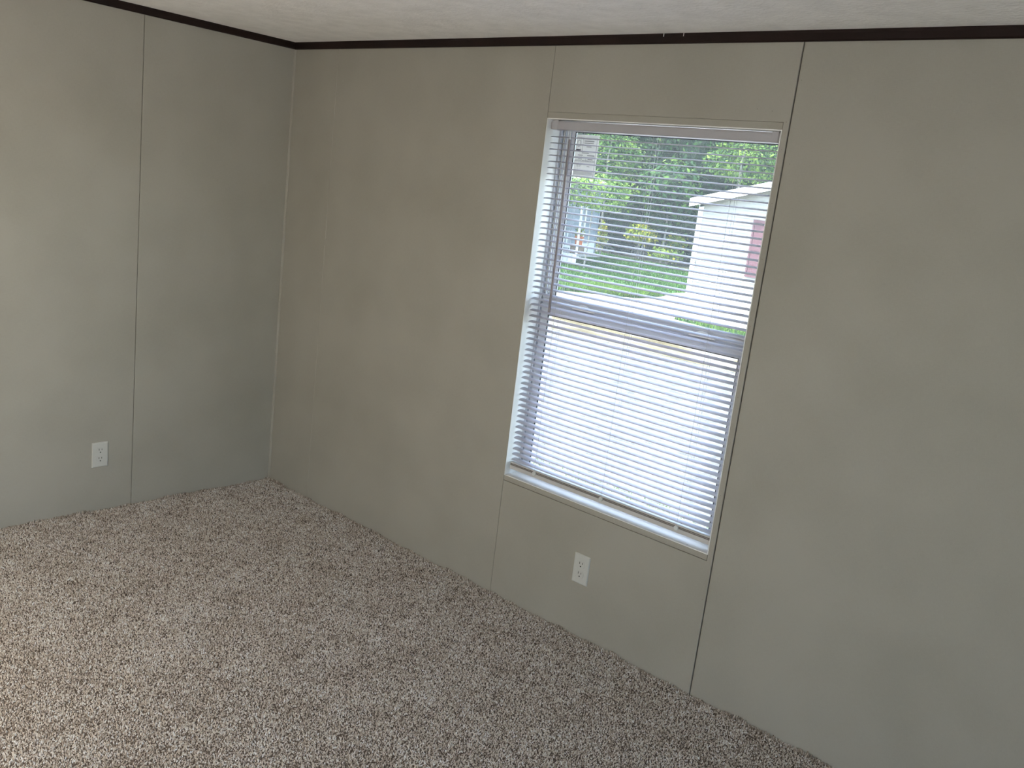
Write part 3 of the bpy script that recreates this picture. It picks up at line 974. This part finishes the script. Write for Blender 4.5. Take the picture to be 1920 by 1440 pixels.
def slope_slab(sgn, zoff, th, ya, yb, over):
    x_e = HX0 - over if sgn < 0 else HX1 + over
    ze = EZ - SL * over + 0.14 + zoff
    zr = EZ + SL * (ridge - HX0) + 0.14 + zoff
    return MB().prism([(x_e, ze), (ridge, zr), (ridge, zr + th), (x_e, ze + th)], 'y', ya, yb)
for s in (-1, 1):
    slope_slab(s, 0.02, 0.05, HY0 - OH_, HY1 + OH_, 0.22).build('roof_slope', M['shingle'], wh)
    slope_slab(s, -0.16, 0.24, HY0 - OH_ - 0.03, HY0 - OH_, 0.22).build('fascia', M['whitetrim'], wh)
    slope_slab(s, -0.02, 0.03, HY0 - OH_, HY0, 0.22).build('soffit', M['whitetrim'], wh)
    slope_slab(s, -0.20, 0.17, HY0 - 0.03, HY0 - 0.005, 0.0).build('frieze_board', M['siding'], wh)
def shutter(x0, x1):
    z0, z1 = -0.03, 1.57
    st = MB()
    ring(st, x0, x1, z0, z1, 0.05, HY0 - 0.055, HY0 - 0.02, wt=0.07, wbm=0.07)
    st.box((x0 + 0.05, HY0 - 0.053, 0.72), (x1 - 0.05, HY0 - 0.02, 0.80))
    so = st.build('shutter', M['maroon'], wh)
    pn = MB()
    pn.box((x0 + 0.045, HY0 - 0.038, z0 + 0.06), (x1 - 0.045, HY0 - 0.022, 0.73))
    pn.box((x0 + 0.045, HY0 - 0.038, 0.79), (x1 - 0.045, HY0 - 0.022, z1 - 0.06))
    pn.build('shutter_panel', M['maroon'], so)
shutter(-8.11, -7.74)
shutter(-6.74, -6.37)
wfr = MB()
ring(wfr, -7.72, -6.76, -0.03, 1.57, 0.06, HY0 - 0.05, HY0 - 0.01)
wfr.box((-7.66, HY0 - 0.045, 0.74), (-6.82, HY0 - 0.015, 0.80))
wo_ = wfr.build('house_window', M['whitetrim'], wh)
MB().box((-7.68, HY0 - 0.03, 0.02), (-6.80, HY0 - 0.02, 1.52)).build('pane', M['darkglass'], wo_)
text('23', 0.20, -9.91, 0.06, HY0 - 0.034, M['darkglass'], wh, 'house_number')

# ---- blue-grey house with a porch on the left
bh = empty('blue_house', (-20.0, 30.0, GZ))
tag(bh, 'blue-grey sided house half hidden by the left window frame', 'house')
P0 = Vector((-20.05, 30.0, 0))
d_ = Vector((0.40, -0.917, 0)).normalized()
nrm = Vector((0.917, 0.40, 0)).normalized()
L_ = 8.0
def bpt(s, o, z):
    return P0 + d_ * s + nrm * o + Vector((0, 0, z))
def bbox(mb, s0, s1, o0, o1, z0, z1):
    vs = [bpt(s, o, z) for z in (z0, z1) for s, o in ((s0, o0), (s1, o0), (s1, o1), (s0, o1))]
    return mb.add(vs, [(0, 3, 2, 1), (4, 5, 6, 7), (0, 1, 5, 4), (1, 2, 6, 5), (2, 3, 7, 6), (3, 0, 4, 7)])
sd = MB()
z = -0.25
while z < 2.2:
    vs = [bpt(0, 0.03, z), bpt(L_, 0.03, z), bpt(L_, 0.004, z + 0.16), bpt(0, 0.004, z + 0.16), bpt(0, 0.0, z), bpt(L_, 0.0, z)]
    sd.add(vs, [(0, 1, 2, 3), (0, 4, 5, 1)])
    z += 0.16
sdo = sd.build('lap_siding', M['bluesiding'], bh)
sdo['kind'] = 'stuff'
bbox(MB(), 0, L_, -6.0, 0.0, GZ, 2.3).build('wall', M['bluesiding'], bh)
bbox(MB(), -0.10, 0.08, -0.10, 0.06, GZ, 2.3).build('corner_board', M['bluesiding'], bh)
bbox(MB(), 0.08, L_, 0.0, 0.035, GZ, -0.26).build('skirting', M['whitetrim'], bh)
rf = MB()
vs = [bpt(s, o, z) for s in (-0.3, L_ + 0.3) for o, z in ((0.35, 2.28), (-3.0, 3.5), (-6.35, 2.28), (-6.35, 2.18), (0.35, 2.18))]
rf.add(vs, [(0, 1, 2, 3, 4), (9, 8, 7, 6, 5), (0, 5, 6, 1), (1, 6, 7, 2), (2, 7, 8, 3), (3, 8, 9, 4), (4, 9, 5, 0)])
rf.build('roof', M['shingle'], bh)

po = empty('porch', (-17.3, 24.0, GZ))
tag(po, 'white skirted porch with posts and railing on the blue-grey house', 'porch')
PX0, PX1, PY0, PY1, DZ = -17.34, -16.35, 23.95, 25.4, -0.44
MB().box((PX0, PY0, DZ - 0.08), (PX1, PY1, DZ)).build('deck', M['deck'], po)
x = PX0
while x < PX1 - 0.05:
    MB().box((x + 0.012, PY0 - 0.03, GZ - 0.02), (x + 0.19, PY0, DZ - 0.015)).build('skirt_board', M['whitetrim'], po)
    x += 0.2
for X, Y in ((-16.45, 24.05), (-17.2, 25.3), (-17.28, 24.05)):
    MB().box((X - 0.035, Y - 0.035, DZ), (X + 0.035, Y + 0.035, 2.05)).build('post', M['whitetrim'], po, bevel=0.01)
for zz in (DZ + 0.12, DZ + 0.80):
    MB().box((PX0 + 0.06, PY0 + 0.04, zz), (PX1 - 0.45, PY0 + 0.10, zz + 0.06)).build('rail', M['bluesiding'], po)
x = PX0 + 0.1
while x < PX1 - 0.48:
    MB().box((x, PY0 + 0.05, DZ + 0.18), (x + 0.035, PY0 + 0.085, DZ + 0.80)).build('baluster', M['whitetrim'], po)
    x += 0.14
MB().box((PX0, PY0 - 0.1, 2.05), (PX1 + 0.12, PY1, 2.13)).build('porch_roof', M['shingle'], po)

ps = empty('plant_stand', (-16.62, 24.3, DZ))
tag(ps, 'low brown wooden stand under the terracotta pot', 'stand')
MB().box((-16.86, 24.12, DZ + 0.24), (-16.40, 24.48, DZ + 0.28)).build('top', M['tanwood'], ps)
for X in (-16.84, -16.46):
    for Y in (24.14, 24.42):
        MB().box((X, Y, DZ), (X + 0.04, Y + 0.04, DZ + 0.24)).build('leg', M['tanwood'], ps)
MB().box((-16.83, 24.16, DZ + 0.02), (-16.43, 24.44, DZ + 0.235)).build('box', M['tanwood'], ps)
DZ += 0.28
fp = empty('flower_pot', (-16.6, 24.3, DZ))
tag(fp, 'terracotta pot with a yellow-green plant on the porch stand', 'pot')
lathe([(0.13, 0.0), (0.16, 0.30), (0.18, 0.31), (0.18, 0.36), (0.15, 0.36)], fp.location, 14).build('pot', M['terracotta'], fp)

# ---- trees and shrubs
def leaves_mesh(name, c, rad, count, size, m, tone, parent, shell=0.35, spread=0.22):
    u = RNG.normal(0, 1, (count, 3))
    u /= np.linalg.norm(u, axis=1)[:, None]
    r = (1 - shell * RNG.uniform(0, 1, count) ** 1.5)
    # lumpy crown
    ph = RNG.uniform(0, 6.28, 6)
    lump = 1 + 0.16 * np.sin(4 * u[:, 0] + ph[0]) * np.cos(5 * u[:, 2] + ph[1]) + 0.12 * np.sin(9 * u[:, 1] + ph[2] + 4 * u[:, 2])
    p = np.array(c) + u * (r * lump)[:, None] * np.array(rad)
    s = size * RNG.uniform(0.6, 1.3, count)
    nrm_ = u + RNG.normal(0, 0.7, (count, 3)) + np.array([0, 0, 0.5])
    nrm_ /= np.linalg.norm(nrm_, axis=1)[:, None]
    t = np.cross(nrm_, RNG.normal(0, 1, (count, 3)))
    t /= np.linalg.norm(t, axis=1)[:, None]
    b = np.cross(nrm_, t)
    q = np.zeros((count, 4, 3))
    q[:, 0] = p - t * s[:, None]
    q[:, 1] = p + b * s[:, None] * 0.5
    q[:, 2] = p + t * s[:, None] + nrm_ * s[:, None] * 0.15
    q[:, 3] = p - b * s[:, None] * 0.5
    cl = np.sin(p[:, 0] * 3.1 + ph[3]) * np.sin(p[:, 2] * 3.7 + ph[4]) * np.cos(p[:, 1] * 2.3)
    sh = np.clip(RNG.normal(tone, spread, count) + 0.22 * cl, 0, 1)
    o0 = np.array(root_loc(parent))
    me = mesh_np(name, q.reshape(-1, 3) - o0, np.arange(count * 4).reshape(-1, 4), m, {'shade': ('FLOAT', np.repeat(sh, 4).astype(np.float32))})
    o = link(name, me, parent)
    o['kind'] = 'stuff'
    return o

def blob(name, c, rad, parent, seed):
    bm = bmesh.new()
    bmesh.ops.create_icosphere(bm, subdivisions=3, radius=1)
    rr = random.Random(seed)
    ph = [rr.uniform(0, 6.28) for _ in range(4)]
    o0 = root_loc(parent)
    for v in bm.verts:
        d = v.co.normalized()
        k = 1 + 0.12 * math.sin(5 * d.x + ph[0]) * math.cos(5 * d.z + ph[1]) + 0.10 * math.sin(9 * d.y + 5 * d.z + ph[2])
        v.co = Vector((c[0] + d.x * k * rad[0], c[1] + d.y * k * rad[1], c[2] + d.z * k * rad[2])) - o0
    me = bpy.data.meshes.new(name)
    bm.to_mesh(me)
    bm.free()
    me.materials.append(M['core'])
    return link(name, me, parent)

def tree(x, y, h, rx, rz, count, size, tone, label, m='leaf', low=0.15, trunk_r=0.16, group=None, core=0.82, cat='tree', name='woodland_tree'):
    o = empty(name, (x, y, GZ))
    tag(o, label, cat, group)
    cz = GZ + h - rz
    b = (x + random.uniform(-0.2, 0.2), y)
    MB().tube([(x, y, GZ - 0.05), (x + 0.05, y, GZ + h * 0.35), (b[0], y, cz), (b[0] + 0.1, y, cz + rz * 0.6)],
              [trunk_r, trunk_r * 0.8, trunk_r * 0.55, trunk_r * 0.2], 8).build('trunk', M['bark'], o)
    if core:
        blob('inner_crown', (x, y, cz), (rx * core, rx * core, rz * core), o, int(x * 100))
    leaves_mesh('foliage', (x, y, cz), (rx, rx, rz), count, size, M[m], tone, o)
    return o

row = [(-29.0, 39.0, 13.0, 3.8, 6.4, 0.42, 'dark woodland tree farthest left, behind the label and the window frame'),
       (-25.6, 36.5, 11.0, 3.0, 5.4, 0.52, 'dark woodland tree rising over the blue-grey house'),
       (-22.6, 38.6, 12.5, 3.1, 6.1, 0.40, 'very dark woodland tree just right of the blue-grey house corner'),
       (-19.4, 38.0, 11.8, 3.2, 5.9, 0.46, 'dark woodland tree in the middle of the window behind the yellow-green shrubs'),
       (-16.0, 38.8, 12.4, 3.2, 6.1, 0.40, 'dark woodland tree rising just left of the white roof'),
       (-12.6, 39.4, 12.2, 3.3, 5.8, 0.44, 'dark woodland tree rising above the white roof, farthest right'),
       (-27.4, 44.0, 14.5, 4.0, 7.0, 0.36, 'tall rear woodland tree, the leftmost of the three at the back'),
       (-21.0, 44.6, 14.2, 4.0, 6.8, 0.34, 'tall rear woodland tree, the middle one of the three at the back'),
       (-14.4, 45.0, 14.6, 4.0, 7.0, 0.36, 'tall rear woodland tree, the rightmost of the three at the back')]
for x, y, h, rx, rz, tone, label in row:
    tree(x, y, h, rx, rz, 9500, 0.125, tone, label, group='woodland trees behind the lawn')
tree(-15.6, 34.0, 5.7, 1.6, 0.95, 2400, 0.075, 0.82, 'lighter green tree with sunlit leaves above the white roof', trunk_r=0.07, core=0)  # sunlight put into a lighter leaf tone
tree(-22.3, 33.4, 6.0, 1.7, 1.6, 3600, 0.085, 0.76, 'lighter green tree with sunlit crown behind the blue-grey house', trunk_r=0.07, core=0)  # sunlit look of this crown comes from its lighter leaf tone
tree(-15.4, 23.2, 3.3, 1.4, 0.62, 2900, 0.06, 0.93, 'slender pale-trunked young tree before the blue-grey house', trunk_r=0.035, core=0, name='young_tree')
tree(-18.4, 33.0, 4.6, 1.5, 1.4, 1500, 0.14, 0.55, 'small dark green tree at the back edge of the lawn', trunk_r=0.05, core=0.7, name='young_tree')

def shrub(x, y, zc, rx, rz, count, size, m, tone, label, group=None):
    o = empty('shrub', (x, y, GZ))
    tag(o, label, 'shrub', group)
    st = MB()
    for k in range(5):
        a = k * 1.26
        st.tube([(x, y, GZ - 0.03), (x + math.cos(a) * rx * 0.25, y + math.sin(a) * rx * 0.25, GZ + (zc - GZ) * 0.6), (x + math.cos(a) * rx * 0.5, y + math.sin(a) * rx * 0.5, zc)], [0.025, 0.018, 0.008], 5)
    st.build('stem', M['bark'], o)
    leaves_mesh('foliage', (x, y, zc), (rx, rx, rz), count, size, M[m], tone, o, shell=0.8)
    return o
shrub(-19.6, 33.0, 0.25, 0.75, 0.45, 700, 0.10, 'bright_leaf', 0.7, 'largest yellow-green shrub in the middle of the woodland edge')
shrub(-18.1, 33.6, 0.10, 0.62, 0.38, 420, 0.10, 'bright_leaf', 0.62, 'yellow-green shrub just right of the largest one')
shrub(-16.9, 33.8, 0.05, 0.50, 0.30, 300, 0.09, 'bright_leaf', 0.72, 'yellow shrub nearest the corner of the white house')
shrub(-17.7, 32.4, -0.42, 0.85, 0.32, 420, 0.09, 'bright_leaf', 0.45, 'low olive shrub at the edge of the lawn')
shrub(-20.1, 30.6, 0.05, 0.26, 0.66, 380, 0.08, 'bright_leaf', 0.85, 'narrow tall yellow shrub beside the corner of the blue-grey house')
dark = [(-23.2, 34.0, 1.1, 1.5, 0.28, 'leftmost dark undergrowth shrub, behind the blue-grey house corner'), (-21.5, 34.2, 1.1, 1.6, 0.25, 'dark undergrowth shrub second from the left under the woodland trees'),
        (-19.9, 35.0, 1.1, 1.5, 0.22, 'dark undergrowth shrub behind the largest yellow-green shrub'), (-18.3, 35.4, 1.1, 1.4, 0.28, 'dark undergrowth shrub third from the white house corner'),
        (-16.7, 35.6, 1.1, 1.5, 0.33, 'dark undergrowth shrub second from the white house corner'), (-15.1, 35.4, 1.1, 1.5, 0.28, 'dark undergrowth shrub half hidden by the white house corner')]
for x, y, rx, rz, t, label in dark:
    o = shrub(x, y, GZ + rz * 0.85, rx, rz, 1100, 0.11, 'leaf', t, label, 'dark undergrowth shrubs')
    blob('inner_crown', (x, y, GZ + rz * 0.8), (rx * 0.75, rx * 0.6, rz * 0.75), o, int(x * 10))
leaves_mesh('plant', (-16.6, 24.3, DZ + 0.52), (0.20, 0.20, 0.17), 160, 0.06, M['bright_leaf'], 0.75, fp, shell=0.9)
